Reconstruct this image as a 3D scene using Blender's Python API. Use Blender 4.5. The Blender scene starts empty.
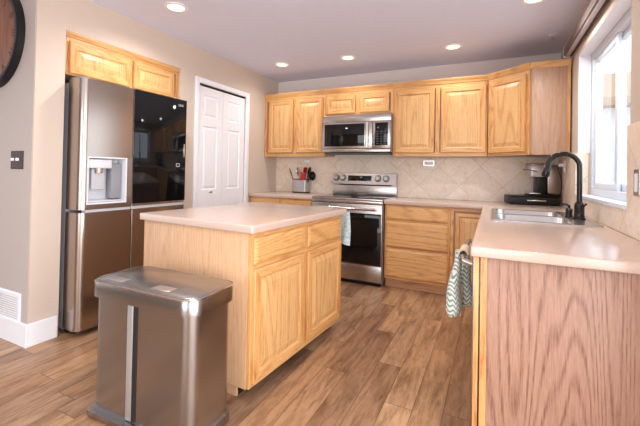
import bpy, bmesh, math, random
from mathutils import Vector, Matrix
random.seed(7)
S = bpy.context.scene
COL = S.collection
PI = math.pi
R = math.radians

# ------------------------------------------------------------------ camera
def make_camera():
    yaw, pitch, roll = R(25.673), R(0.645), R(1.124)
    F = Vector((-math.sin(yaw) * math.cos(pitch), math.cos(yaw) * math.cos(pitch), math.sin(pitch)))
    Rt = Vector((math.cos(yaw), math.sin(yaw), 0))
    U = Rt.cross(F)
    R2 = Rt * math.cos(roll) + U * math.sin(roll)
    U2 = U * math.cos(roll) - Rt * math.sin(roll)
    m = Matrix((R2, U2, -F)).transposed().to_4x4()
    m.translation = Vector((1.402, -4.317, 1.192))
    cd = bpy.data.cameras.new('camera')
    cd.sensor_width = 36
    cd.lens = 359.446 / 640 * 36
    cd.shift_y = (168.04 - 213) / 640
    cd.clip_start = 0.05
    co = bpy.data.objects.new('camera', cd)
    COL.objects.link(co)
    co.matrix_world = m
    S.camera = co
make_camera()

# ------------------------------------------------------------------ world, added daylight fill, exposure
S.view_settings.view_transform = 'Standard'
S.view_settings.look = 'None'
S.view_settings.gamma = 1
S.view_settings.use_curve_mapping = False
S.view_settings.exposure = 0.56
W = bpy.data.worlds.new('world')
S.world = W
W.use_nodes = True
bg = W.node_tree.nodes['Background']
bg.inputs['Color'].default_value = (0.88, 0.94, 1.0, 1)
bg.inputs['Strength'].default_value = 2.2
S.cycles.max_bounces = 10
S.cycles.diffuse_bounces = 6
S.cycles.glossy_bounces = 5
S.cycles.sample_clamp_indirect = 6

def area(name, loc, direction, sx, sy, power, color, portal=False):
    l = bpy.data.lights.new(name, 'AREA')
    l.shape = 'RECTANGLE'; l.size = sx; l.size_y = sy; l.energy = power; l.color = color
    if portal: l.cycles.is_portal = True
    o = bpy.data.objects.new(name, l); COL.objects.link(o)
    o.location = loc
    o.rotation_euler = Vector(direction).to_track_quat('-Z', 'Y').to_euler()
    return o
# added area lights stand in for daylight through unseen openings
area('added_patio_fill', (2.3, -4.45, 1.10), (-1, 0.08, 0.0), 2.1, 2.0, 53, (1.0, 0.985, 0.97))
area('added_rear_fill', (.4, -6.95, 1.2), (-.05, 1, 0), 1.9, 1.9, 19, (1.0, 0.985, 0.97))

# ------------------------------------------------------------------ materials
MATS = {}
def nodes_of(name):
    m = bpy.data.materials.new(name); m.use_nodes = True
    nt = m.node_tree
    return m, nt, nt.nodes['Principled BSDF']
def N(nt, typ, **kw):
    n = nt.nodes.new(typ)
    for k, v in kw.items(): setattr(n, k, v)
    return n
def setin(n, **kw):
    for k, v in kw.items(): n.inputs[k.replace('_', ' ')].default_value = v
def ramp(nt, fac, stops):
    r = N(nt, 'ShaderNodeValToRGB')
    e = r.color_ramp.elements
    while len(e) < len(stops): e.new(0.5)
    for el, (p, c) in zip(e, stops):
        el.position = p; el.color = (*c, 1)
    nt.links.new(fac, r.inputs['Fac'])
    return r.outputs['Color']
def srgb(r, g, b):
    return tuple(((c / 255) / 12.92 if c / 255 <= .04045 else ((c / 255 + .055) / 1.055) ** 2.4) for c in (r, g, b))
def mathn(nt, op, a, b=None):
    n = N(nt, 'ShaderNodeMath', operation=op)
    for i, v in enumerate((a, b)):
        if v is None: continue
        if isinstance(v, (int, float)): n.inputs[i].default_value = v
        else: nt.links.new(v, n.inputs[i])
    return n.outputs[0]
def coords(nt, scale=(1, 1, 1), rot=(0, 0, 0), kind='Object'):
    tc = N(nt, 'ShaderNodeTexCoord'); mp = N(nt, 'ShaderNodeMapping')
    mp.inputs['Scale'].default_value = scale; mp.inputs['Rotation'].default_value = rot
    nt.links.new(tc.outputs[kind], mp.inputs['Vector'])
    return mp.outputs['Vector']
def noise(nt, vec, scale, detail=4, rough=.55, dist=0):
    n = N(nt, 'ShaderNodeTexNoise'); n.inputs['Scale'].default_value = scale
    n.inputs['Detail'].default_value = detail; n.inputs['Roughness'].default_value = rough
    n.inputs['Distortion'].default_value = dist
    nt.links.new(vec, n.inputs['Vector'])
    return n.outputs['Fac']
def bump(nt, b, h, strength=.1, dist=.002):
    n = N(nt, 'ShaderNodeBump'); n.inputs['Strength'].default_value = strength; n.inputs['Distance'].default_value = dist
    nt.links.new(h, n.inputs['Height']); nt.links.new(n.outputs['Normal'], b.inputs['Normal'])
def mixc(nt, fac, a, b, mode='MIX'):
    n = N(nt, 'ShaderNodeMix', data_type='RGBA', blend_type=mode)
    for sock, v in ((n.inputs[0], fac), (n.inputs[6], a), (n.inputs[7], b)):
        if isinstance(v, (int, float)): sock.default_value = v
        elif isinstance(v, tuple): sock.default_value = (*v, 1)
        else: nt.links.new(v, sock)
    return n.outputs[2]

def plain(name, col, rough=.5, metal=0, spec=.5, **kw):
    m, nt, b = nodes_of(name)
    setin(b, Roughness=rough, Metallic=metal)
    b.inputs['Specular IOR Level'].default_value = spec
    v = coords(nt); f = noise(nt, v, 14, 3)
    c2 = tuple(c * .985 for c in col)
    nt.links.new(ramp(nt, f, [(.35, c2), (.65, col)]), b.inputs['Base Color'])
    for k, v in kw.items(): b.inputs[k.replace('_', ' ')].default_value = v
    return m
def oak(name, light, dark, axis='z', rough=.36, cathedral=1.0, contrast=1.0, freq=34.0):
    m, nt, b = nodes_of(name)
    sc = {'z': (1, 1, .07), 'x': (.07, 1, 1), 'y': (1, .07, 1)}[axis]
    v = coords(nt, sc)
    oi = N(nt, 'ShaderNodeObjectInfo')
    off = N(nt, 'ShaderNodeVectorMath', operation='ADD')
    cmb = N(nt, 'ShaderNodeCombineXYZ')
    rr = mathn(nt, 'MULTIPLY', oi.outputs['Random'], 9.0)
    for i in range(3): nt.links.new(rr, cmb.inputs[i])
    nt.links.new(v, off.inputs[0]); nt.links.new(cmb.outputs[0], off.inputs[1])
    v = off.outputs[0]
    big = noise(nt, v, 2.6, 2, .45, .3)
    rings = mathn(nt, 'FRACT', mathn(nt, 'MULTIPLY', big, freq))
    line = N(nt, 'ShaderNodeMapRange', interpolation_type='SMOOTHSTEP'); nt.links.new(mathn(nt, 'ABSOLUTE', mathn(nt, 'SUBTRACT', rings, .5)), line.inputs['Value'])
    line.inputs['From Min'].default_value = .0; line.inputs['From Max'].default_value = .30; line.inputs['To Min'].default_value = 1; line.inputs['To Max'].default_value = 0
    fine = noise(nt, v, 150, 4, .7)
    mid = noise(nt, v, 26, 3, .6)
    fm = N(nt, 'ShaderNodeMapRange'); nt.links.new(fine, fm.inputs['Value']); fm.inputs['From Min'].default_value = .62; fm.inputs['From Max'].default_value = .38
    brk = mathn(nt, 'MULTIPLY', line.outputs[0], mathn(nt, 'ADD', .35, mathn(nt, 'MULTIPLY', fm.outputs[0], .65)))
    g = mathn(nt, 'ADD', mathn(nt, 'MULTIPLY', brk, .62 * cathedral), mathn(nt, 'ADD', mathn(nt, 'MULTIPLY', fm.outputs[0], .30), mathn(nt, 'MULTIPLY', mid, .25)))
    c = ramp(nt, g, [(.08, light), (.08 + .85 / contrast, dark)])
    nt.links.new(c, b.inputs['Base Color'])
    setin(b, Roughness=rough)
    bump(nt, b, fine, .08, .001)
    return m
L1, D1 = srgb(222, 172, 112), srgb(176, 114, 60)
M_oak_v = oak('oak_vertical', L1, D1, 'z', contrast=.8)
M_oak_h = oak('oak_horizontal', srgb(226, 178, 118), D1, 'x', contrast=.7, cathedral=.7)
M_oak_panel = oak('oak_raised_panel', srgb(226, 182, 126), srgb(190, 136, 84), 'z', contrast=.75)
M_end = oak('oak_veneer_pink', srgb(178, 139, 119), srgb(124, 84, 67), 'z', rough=.42, cathedral=1.0, freq=46, contrast=.62)
M_iend = oak('oak_veneer_island', srgb(216, 176, 138), srgb(180, 134, 98), 'z', rough=.42, cathedral=.5)
M_side = oak('oak_veneer_side', srgb(192, 156, 130), srgb(160, 120, 94), 'z', rough=.42, cathedral=.5)
M_kick = oak('oak_toe_board', srgb(206, 160, 118), srgb(172, 124, 84), 'x', rough=.5)
M_dark = plain('black_trim_and_shade', (.012, .010, .009), .6)  # black for real strips and slots, and for painted gap shade

def counter_mat():
    m, nt, b = nodes_of('solid_surface_counter')
    v = coords(nt)
    f = noise(nt, v, 420, 2, .6); g = noise(nt, v, 9, 3)
    c = ramp(nt, f, [(.32, srgb(180, 154, 140)), (.5, srgb(203, 180, 167)), (.72, srgb(216, 196, 185))])
    c2 = mixc(nt, .15, c, ramp(nt, g, [(.3, srgb(195, 170, 155)), (.7, srgb(212, 190, 177))]))
    nt.links.new(c2, b.inputs['Base Color']); setin(b, Roughness=.16)
    return m
M_counter = counter_mat()

def steel(name, col, rough=.27, axis='z', bands=.008):
    m, nt, b = nodes_of(name)
    sc = {'z': (1, 1, .01), 'x': (.01, 1, 1), 'y': (1, .01, 1)}[axis]
    v = coords(nt, sc); f = noise(nt, v, 120, 2, .5)
    nt.links.new(ramp(nt, f, [(.3, tuple(c * .985 for c in col)), (.7, col)]), b.inputs['Base Color'])
    r = N(nt, 'ShaderNodeMapRange'); r.inputs['To Min'].default_value = rough - bands; r.inputs['To Max'].default_value = rough + bands
    nt.links.new(f, r.inputs['Value']); nt.links.new(r.outputs[0], b.inputs['Roughness'])
    setin(b, Metallic=1.0)
    b.inputs['Anisotropic'].default_value = .4
    return m
M_steel = steel('brushed_steel', (.46, .395, .355), .25, 'z')
M_steel_h = steel('brushed_steel_horizontal', (.52, .475, .45), .27, 'x')
M_can = steel('can_steel', (.40, .385, .385), .25, 'z')
M_can_lid = steel('can_lid_steel', (.40, .385, .385), .25, 'x')
M_sink = steel('satin_sink_steel', (.52, .51, .50), .24, 'y')
M_chrome = steel('polished_steel', (.75, .73, .71), .12, 'z', .02)
M_silver = plain('silver_metal_paint', srgb(186, 184, 184), .3, .55)
M_case = plain('grey_appliance_case', srgb(140, 140, 146), .5)
M_blackglass = plain('black_glass', (.005, .005, .006), .04, 0, .38)
M_cooktop = plain('cooktop_glass', (.02, .017, .015), .10, 0, .8)
M_blackplastic = plain('black_plastic', (.010, .010, .011), .35, 0, .3)
M_greyplastic = plain('grey_plastic', srgb(200, 200, 206), .35)
M_lightgrey = plain('light_grey_dispenser', srgb(214, 217, 224), .3)
M_white = plain('white_paint_trim', srgb(238, 240, 247), .4)
M_vinyl = plain('white_vinyl', srgb(222, 229, 240), .35)
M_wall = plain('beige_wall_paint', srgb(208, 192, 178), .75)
M_wallshade = plain('shaded_wall_paint', srgb(186, 176, 171), .75)  # wall end's shaded side, the shade put into the paint colour
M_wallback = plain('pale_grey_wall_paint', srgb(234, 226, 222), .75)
M_rear = plain('taupe_wall_paint', srgb(150, 128, 112), .8)
M_ceil = plain('ceiling_paint', srgb(224, 228, 248), .85)
M_bronze = plain('dark_bronze', (.04, .036, .036), .2, .9)
M_bronzeplate = plain('bronze_plate', srgb(62, 38, 34), .6)
M_text = plain('logo_grey', srgb(200, 200, 205), .4)

def floor_mat():
    m, nt, b = nodes_of('wood_plank_floor')
    tc = N(nt, 'ShaderNodeTexCoord'); sp = N(nt, 'ShaderNodeSeparateXYZ')
    nt.links.new(tc.outputs['Object'], sp.inputs[0])
    wd, ln = .142, 1.22
    xs = mathn(nt, 'DIVIDE', mathn(nt, 'ADD', sp.outputs['X'], 10 + .025), wd)
    cx = mathn(nt, 'FLOOR', xs)
    wn = N(nt, 'ShaderNodeTexWhiteNoise', noise_dimensions='1D'); nt.links.new(cx, wn.inputs['W'])
    ys = mathn(nt, 'ADD', mathn(nt, 'DIVIDE', mathn(nt, 'ADD', sp.outputs['Y'], 20.0), ln), mathn(nt, 'MULTIPLY', wn.outputs['Value'], 3.7))
    cy = mathn(nt, 'FLOOR', ys)
    cmb = N(nt, 'ShaderNodeCombineXYZ'); nt.links.new(cx, cmb.inputs[0]); nt.links.new(cy, cmb.inputs[1])
    w2 = N(nt, 'ShaderNodeTexWhiteNoise', noise_dimensions='2D'); nt.links.new(cmb.outputs[0], w2.inputs['Vector'])
    rnd = w2.outputs['Value']
    # grain, shifted per plank
    cm2 = N(nt, 'ShaderNodeCombineXYZ')
    nt.links.new(mathn(nt, 'ADD', sp.outputs['X'], mathn(nt, 'MULTIPLY', rnd, 37.0)), cm2.inputs[0])
    nt.links.new(mathn(nt, 'MULTIPLY', mathn(nt, 'ADD', sp.outputs['Y'], mathn(nt, 'MULTIPLY', rnd, 11.0)), .13), cm2.inputs[1])
    v = cm2.outputs[0]
    g1 = noise(nt, v, 30, 6, .65, .6); g2 = noise(nt, v, 130, 4, .7)
    cm3 = N(nt, 'ShaderNodeCombineXYZ')
    nt.links.new(mathn(nt, 'ADD', sp.outputs['X'], mathn(nt, 'MULTIPLY', rnd, 17.0)), cm3.inputs[0])
    nt.links.new(mathn(nt, 'MULTIPLY', sp.outputs['Y'], .22), cm3.inputs[1])
    g3 = noise(nt, cm3.outputs[0], 9, 5, .6, .3)
    base = ramp(nt, rnd, [(0, srgb(138, 104, 78)), (.3, srgb(168, 130, 98)), (.55, srgb(186, 148, 112)), (.8, srgb(150, 120, 96)), (1, srgb(196, 158, 122))])
    t = mathn(nt, 'ADD', mathn(nt, 'MULTIPLY', g1, .7), mathn(nt, 'MULTIPLY', g2, .3))
    dk = ramp(nt, t, [(.34, srgb(172, 154, 140)), (.55, (1, 1, 1))])
    c = mixc(nt, .85, base, dk, 'MULTIPLY')
    kn = ramp(nt, g3, [(.34, srgb(186, 172, 164)), (.52, (1, 1, 1)), (.75, srgb(255, 240, 226))])
    c = mixc(nt, .8, c, kn, 'MULTIPLY')
    fx = mathn(nt, 'FRACT', xs); fy = mathn(nt, 'FRACT', ys)
    ex = mathn(nt, 'MULTIPLY', mathn(nt, 'MINIMUM', fx, mathn(nt, 'SUBTRACT', 1.0, fx)), wd)
    ey = mathn(nt, 'MULTIPLY', mathn(nt, 'MINIMUM', fy, mathn(nt, 'SUBTRACT', 1.0, fy)), ln)
    e = mathn(nt, 'MINIMUM', ex, ey)
    seam = mathn(nt, 'LESS_THAN', e, .0016)
    c = mixc(nt, mathn(nt, 'MULTIPLY', seam, .7), c, srgb(70, 48, 34))
    nt.links.new(c, b.inputs['Base Color'])
    setin(b, Roughness=.36)
    bump(nt, b, t, .15, .001)
    return m
M_floor = floor_mat()

def tile_mat(name, plane, shift=(0, 0)):
    # 12 inch travertine tiles laid on the diagonal
    m, nt, b = nodes_of(name)
    tc = N(nt, 'ShaderNodeTexCoord'); sp = N(nt, 'ShaderNodeSeparateXYZ')
    nt.links.new(tc.outputs['Object'], sp.inputs[0])
    a = mathn(nt, 'ADD', sp.outputs['X' if plane == 'xz' else 'Y'], 10.0 + shift[0]); z = mathn(nt, 'ADD', sp.outputs['Z'], 10.0 + shift[1])
    T = .312
    k = 1 / (math.sqrt(2) * T)
    u = mathn(nt, 'MULTIPLY', mathn(nt, 'ADD', a, z), k); w = mathn(nt, 'ADD', mathn(nt, 'MULTIPLY', mathn(nt, 'SUBTRACT', a, z), k), 40.0)
    fu, fw = mathn(nt, 'FRACT', u), mathn(nt, 'FRACT', w)
    cmb = N(nt, 'ShaderNodeCombineXYZ'); nt.links.new(mathn(nt, 'FLOOR', u), cmb.inputs[0]); nt.links.new(mathn(nt, 'FLOOR', w), cmb.inputs[1])
    wn = N(nt, 'ShaderNodeTexWhiteNoise', noise_dimensions='2D'); nt.links.new(cmb.outputs[0], wn.inputs['Vector'])
    add = N(nt, 'ShaderNodeVectorMath', operation='ADD'); sc = N(nt, 'ShaderNodeVectorMath', operation='SCALE'); sc.inputs['Scale'].default_value = 8
    nt.links.new(wn.outputs['Color'], sc.inputs[0]); nt.links.new(tc.outputs['Object'], add.inputs[0]); nt.links.new(sc.outputs[0], add.inputs[1])
    n1 = noise(nt, add.outputs[0], 7, 6, .6, 1.4); n2 = noise(nt, add.outputs[0], 40, 4, .6)
    c = ramp(nt, n1, [(.28, srgb(218, 190, 164)), (.42, srgb(240, 224, 206)), (.6, srgb(246, 234, 218)), (.78, srgb(250, 242, 230))])
    c = mixc(nt, .25, c, ramp(nt, n2, [(.35, srgb(206, 182, 160)), (.6, srgb(238, 224, 208))]))
    tone = ramp(nt, wn.outputs['Value'], [(0, srgb(242, 238, 236)), (1, (1, 1, 1))])
    c = mixc(nt, .8, c, tone, 'MULTIPLY')
    e = mathn(nt, 'MINIMUM', mathn(nt, 'MINIMUM', fu, mathn(nt, 'SUBTRACT', 1.0, fu)), mathn(nt, 'MINIMUM', fw, mathn(nt, 'SUBTRACT', 1.0, fw)))
    g = mathn(nt, 'LESS_THAN', e, .0085)
    c = mixc(nt, mathn(nt, 'MULTIPLY', g, .45), c, srgb(180, 154, 132))
    nt.links.new(c, b.inputs['Base Color']); setin(b, Roughness=.34)
    bump(nt, b, mathn(nt, 'SUBTRACT', 1.0, g), .3, .002)
    return m
M_tile_b = tile_mat('travertine_back', 'xz', (-1.354, -1.359))
M_tile_r = tile_mat('travertine_right', 'yz', (1.95, -1.06))

def chevron_mat():
    m, nt, b = nodes_of('teal_lattice_cloth')
    tc = N(nt, 'ShaderNodeTexCoord'); sp = N(nt, 'ShaderNodeSeparateXYZ')
    nt.links.new(tc.outputs['Object'], sp.inputs[0])
    def tri(s, f):
        return mathn(nt, 'ABSOLUTE', mathn(nt, 'SUBTRACT', mathn(nt, 'FRACT', mathn(nt, 'MULTIPLY', s, f)), .5))
    zz = mathn(nt, 'ADD', mathn(nt, 'MULTIPLY', sp.outputs['Z'], 46.0), mathn(nt, 'MULTIPLY', tri(mathn(nt, 'ADD', sp.outputs['X'], sp.outputs['Y']), 24.0), 1.9))
    s = mathn(nt, 'FRACT', mathn(nt, 'ADD', zz, 50.0))
    c = mixc(nt, mathn(nt, 'LESS_THAN', s, .42), srgb(226, 222, 212), srgb(112, 156, 158))
    nt.links.new(c, b.inputs['Base Color']); setin(b, Roughness=.9)
    return m
M_chev = chevron_mat()
M_cream = plain('cream_cloth', srgb(226, 212, 184), .9)
def towel_mat():
    m, nt, b = nodes_of('pale_blue_terry')
    v = coords(nt); f = noise(nt, v, 22, 4); g = noise(nt, v, 300, 2)
    c = ramp(nt, f, [(.35, srgb(150, 182, 190)), (.5, srgb(206, 220, 224)), (.65, srgb(168, 196, 206))])
    nt.links.new(c, b.inputs['Base Color']); setin(b, Roughness=.95); bump(nt, b, g, .4, .002)
    return m
M_towel = towel_mat()
def clock_mat():
    m, nt, b = nodes_of('clock_wood_face')
    v = coords(nt, (1, 1, .15)); f = noise(nt, v, 30, 5)
    nt.links.new(ramp(nt, f, [(.3, srgb(118, 74, 54)), (.7, srgb(150, 100, 74))]), b.inputs['Base Color']); setin(b, Roughness=.55)
    return m
M_clockface = clock_mat()
def glass_mat(name, tint=(1, 1, 1)):
    m = bpy.data.materials.new(name); m.use_nodes = True; nt = m.node_tree
    nt.nodes.clear()
    o = N(nt, 'ShaderNodeOutputMaterial'); t = N(nt, 'ShaderNodeBsdfTransparent'); g = N(nt, 'ShaderNodeBsdfGlossy'); x = N(nt, 'ShaderNodeMixShader')
    fr = N(nt, 'ShaderNodeFresnel'); fr.inputs['IOR'].default_value = 1.45
    t.inputs['Color'].default_value = (*tint, 1); g.inputs['Roughness'].default_value = .02
    ge = N(nt, 'ShaderNodeNewGeometry'); nt.links.new(mathn(nt, 'MULTIPLY', fr.outputs[0], mathn(nt, 'SUBTRACT', 1.0, ge.outputs['Backfacing'])), x.inputs[0]); nt.links.new(t.outputs[0], x.inputs[1]); nt.links.new(g.outputs[0], x.inputs[2]); nt.links.new(x.outputs[0], o.inputs[0])
    return m
M_glass = glass_mat('window_glass', (.97, .985, 1))
def emit(name, col, strength):
    m, nt, b = nodes_of(name)
    b.inputs['Base Color'].default_value = (*col, 1); b.inputs['Emission Color'].default_value = (*col, 1); b.inputs['Emission Strength'].default_value = strength
    return m
M_lamp = emit('lamp_disc', (1.0, .80, .50), 1.5)

# ------------------------------------------------------------------ mesh helpers
def bm_new(): return bmesh.new()
def add_box(bm, x0, x1, y0, y1, z0, z1, bev=0, seg=2, mat=None, mi=0):
    t = bmesh.new()
    bmesh.ops.create_cube(t, size=1)
    for v in t.verts:
        v.co = Vector(((x0 + x1) / 2 + v.co.x * (x1 - x0), (y0 + y1) / 2 + v.co.y * (y1 - y0), (z0 + z1) / 2 + v.co.z * (z1 - z0)))
    if bev: bmesh.ops.bevel(t, geom=t.edges[:], offset=bev, segments=seg, profile=.5, affect='EDGES')
    if mat: bmesh.ops.transform(t, matrix=mat, verts=t.verts)
    for f in t.faces: f.material_index = mi
    me = bpy.data.meshes.new('tmp'); t.to_mesh(me); t.free(); bm.from_mesh(me); bpy.data.meshes.remove(me)
    return bm
def box(*a, **k): return add_box(bmesh.new(), *a, **k)
def add_lathe(bm, prof, seg=32, mat=None, cap=True):
    rings = []
    M = mat or Matrix()
    for r, z in prof:
        if r < 1e-6: rings.append([bm.verts.new(M @ Vector((0, 0, z)))])
        else: rings.append([bm.verts.new(M @ Vector((r * math.cos(2 * PI * i / seg), r * math.sin(2 * PI * i / seg), z))) for i in range(seg)])
    for a, b in zip(rings, rings[1:]):
        for i in range(seg):
            j = (i + 1) % seg
            if len(a) == 1 and len(b) == 1: continue
            if len(a) == 1: bm.faces.new((a[0], b[j], b[i]))
            elif len(b) == 1: bm.faces.new((a[i], a[j], b[0]))
            else: bm.faces.new((a[i], a[j], b[j], b[i]))
    if cap:
        for rg in (rings[0], rings[-1]):
            if len(rg) > 2: bm.faces.new(rg)
    bmesh.ops.recalc_face_normals(bm, faces=bm.faces)
    return bm
def add_tube(bm, pts, rad, seg=12, cap=True):
    pts = [Vector(p) for p in pts]
    n = len(pts)
    rads = rad if isinstance(rad, (list, tuple)) else [rad] * n
    rings = []
    ref = None
    for i, p in enumerate(pts):
        t = (pts[min(i + 1, n - 1)] - pts[max(i - 1, 0)]).normalized()
        if ref is None:
            ref = Vector((0, 0, 1)) if abs(t.z) < .9 else Vector((1, 0, 0))
        u = (ref - t * ref.dot(t)).normalized(); w = t.cross(u); ref = u
        rings.append([bm.verts.new(p + (u * math.cos(2 * PI * k / seg) + w * math.sin(2 * PI * k / seg)) * rads[i]) for k in range(seg)])
    for a, b in zip(rings, rings[1:]):
        for k in range(seg):
            j = (k + 1) % seg
            bm.faces.new((a[k], a[j], b[j], b[k]))
    if cap:
        bm.faces.new(rings[0]); bm.faces.new(rings[-1])
    bmesh.ops.recalc_face_normals(bm, faces=bm.faces)
    return bm
def tube(pts, rad, seg=12): return add_tube(bmesh.new(), pts, rad, seg)
def add_prism(bm, poly, z0, z1, bev=0, mat=None):
    t = bmesh.new()
    a = [t.verts.new((x, y, z0)) for x, y in poly]; b = [t.verts.new((x, y, z1)) for x, y in poly]
    t.faces.new(a); t.faces.new(b)
    for i in range(len(poly)):
        j = (i + 1) % len(poly); t.faces.new((a[i], a[j], b[j], b[i]))
    bmesh.ops.recalc_face_normals(t, faces=t.faces)
    if bev: bmesh.ops.bevel(t, geom=t.edges[:], offset=bev, segments=2, profile=.5, affect='EDGES')
    if mat: bmesh.ops.transform(t, matrix=mat, verts=t.verts)
    me = bpy.data.meshes.new('tmp'); t.to_mesh(me); t.free(); bm.from_mesh(me); bpy.data.meshes.remove(me)
    return bm
def rrect(x0, x1, y0, y1, r, n=6):
    """rounded rectangle outline; r may be one radius or four (x0y0, x1y0, x1y1, x0y1)"""
    rs = r if isinstance(r, (list, tuple)) else [r] * 4
    out = []
    for (cx, cy, a0, q) in ((x0, y0, PI, rs[0]), (x1, y0, 1.5 * PI, rs[1]), (x1, y1, 0, rs[2]), (x0, y1, .5 * PI, rs[3])):
        mx = cx + (q if cx == x0 else -q); my = cy + (q if cy == y0 else -q)
        for k in range(n + 1):
            a = a0 + .5 * PI * k / n
            out.append((mx + q * math.cos(a), my + q * math.sin(a)))
    return out
def add_loft(bm, loops, cap0=True, cap1=True):
    rs = [[bm.verts.new(p) for p in lp] for lp in loops]
    n = len(rs[0])
    for a, b in zip(rs, rs[1:]):
        for i in range(n):
            j = (i + 1) % n; bm.faces.new((a[i], a[j], b[j], b[i]))
    if cap0: bm.faces.new(rs[0])
    if cap1: bm.faces.new(rs[-1])
    bmesh.ops.recalc_face_normals(bm, faces=bm.faces)
    return bm
def obj(name, bm, mat, parent=None, smooth=True, angle=35, loc=None):
    me = bpy.data.meshes.new(name); bm.to_mesh(me); bm.free()
    for m_ in (mat if isinstance(mat, (list, tuple)) else [mat]): me.materials.append(m_)
    if smooth:
        for p in me.polygons: p.use_smooth = True
        try: me.set_sharp_from_angle(angle=R(angle))
        except Exception: pass
    o = bpy.data.objects.new(name, me); COL.objects.link(o)
    if parent: o.parent = parent
    if loc: o.location = loc
    return o
def tag(o, label, cat, group=None):
    o['label'] = label; o['category'] = cat
    if group: o['group'] = group
    return o
def thing(name, label, cat, loc=(0, 0, 0), rotz=0, group=None):
    o = bpy.data.objects.new(name, None); COL.objects.link(o)
    o.empty_display_size = .1
    o.location = loc; o.rotation_euler = (0, 0, rotz)
    return tag(o, label, cat, group)
def struct(name, bm, mat, parent=None, smooth=False):
    o = obj(name, bm, mat, parent, smooth)
    if not parent: o['kind'] = 'structure'
    return o
def struct_empty(name, loc, rotz=0):
    o = bpy.data.objects.new(name, None); COL.objects.link(o); o.location = loc; o.rotation_euler = (0, 0, rotz); o['kind'] = 'structure'
    return o
def text_mesh(txt, size, name, mat, parent, loc, rot, extrude=.0006):
    cu = bpy.data.curves.new(name, 'FONT'); cu.body = txt; cu.size = size; cu.extrude = extrude; cu.align_x = 'CENTER'; cu.align_y = 'CENTER'
    t = bpy.data.objects.new(name, cu); COL.objects.link(t)
    bpy.context.view_layer.update()
    me = bpy.data.meshes.new_from_object(t.evaluated_get(bpy.context.evaluated_depsgraph_get()))
    bpy.data.objects.remove(t)
    me.materials.clear(); me.materials.append(mat)
    o = bpy.data.objects.new(name, me); COL.objects.link(o); o.parent = parent; o.location = loc; o.rotation_euler = rot
    return o

# ------------------------------------------------------------------ setting
XL, XR, H = -1.35, 2.01, 2.448
YA = -2.993                      # face of the wall end left of the fridge
YB = -6.9                        # far end of the living space behind the camera
AY0, AY1, AZ = -2.81, -1.765, 2.172   # fridge alcove
struct('floor', box(-6, 4, YB - 3, .15, -.1, 0), M_floor)
struct('ceiling', box(-5.6, XR + .16, YB, .15, H, H + .1), M_ceil)
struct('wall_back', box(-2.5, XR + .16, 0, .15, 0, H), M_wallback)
b = box(XL - .9, XL, YA, AY0, 0, H)                                  # wall end beside the fridge
add_box(b, XL - .75, XL, AY0, AY1, AZ, H)                            # over the alcove
add_box(b, XL - .9, XL - .75, AY0, AY1, 0, H)                        # back of the alcove
PY0, PY1, PZ = -1.525, -.742, 2.095
add_box(b, XL - .9, XL, AY1, PY0, 0, H); add_box(b, XL - .9, XL, PY1, 0, 0, H); add_box(b, XL - .9, XL, PY0, PY1, PZ, H)
add_box(b, XL - .9, XL - .8, PY0, PY1, 0, PZ)
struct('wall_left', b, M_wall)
struct('wall_pillar', box(-5.6, XL - .9, YA, YA + .15, 0, H), M_wallshade)
struct('wall_pillar_face', box(XL - .9, XL - .012, YA - .003, YA, 0, H), M_wallshade)
WY0, WY1, WZ0, WZ1, WD = -2.062, -.842, 1.045, 2.165, .15            # kitchen window opening
b = box(XR, XR + WD, YB, -5.55, 0, H)
add_box(b, XR, XR + WD, -5.55, -3.35, 2.15, H); add_box(b, XR, XR + WD, -3.35, WY0, 0, H)
add_box(b, XR, XR + WD, WY1, .15, 0, H); add_box(b, XR, XR + WD, WY0, WY1, 0, WZ0); add_box(b, XR, XR + WD, WY0, WY1, WZ1, H)
struct('wall_right', b, M_wall)
# room behind the camera: rear wall with an opening placed to admit the rear fill, side wall with a window opening
b = box(-5.6, -.6, YB - .15, YB, 0, H)
add_box(b, 1.4, XR + .16, YB - .15, YB, 0, H); add_box(b, -.6, 1.4, YB - .15, YB, 2.25, H)
struct('wall_rear', b, M_rear)
b = box(-5.6, -5.45, YB, -6.4, 0, H)
add_box(b, -5.6, -5.45, -3.6, YA, 0, H); add_box(b, -5.6, -5.45, -6.4, -3.6, 0, .4); add_box(b, -5.6, -5.45, -6.4, -3.6, 2.2, H)
struct('wall_left_rear', b, M_wall)
# skirting
def skirt(name, x0, x1, y0, y1):
    return struct(name, box(x0, x1, y0, y1, 0, .152, bev=.004), M_white)
skirt('baseboard_pillar', -5.4, XL + .016, YA - .019, YA - .003)
skirt('baseboard_left', XL, XL + .016, YA - .003, AY0 - .012)
# tiled splashbacks
struct('trim_1', box(XL, XR, -.012, 0, .914, 1.384), M_tile_b)
b = box(XR - .012, XR, -3.30, WY0, .914, 1.452)
add_box(b, XR - .012, XR, WY0, WY1, .914, WZ0 - .002); add_box(b, XR - .012, XR, WY1, -.012, .914, 1.384)
struct('trim_2', b, M_tile_r)
struct('trim_3', box(XR, XR + .07, WY1 - .008, WY1, WZ0, 1.384), M_tile_b)   # tile return on the far window reveal
b = box(XR + .002, XR + .083, WY1 - .005, WY1, 1.385, WZ1); add_box(b, XR + .002, XR + .083, WY0, WY1 - .006, WZ1 - .004, WZ1)
struct('trim_4', b, M_white)   # painted reveal
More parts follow.
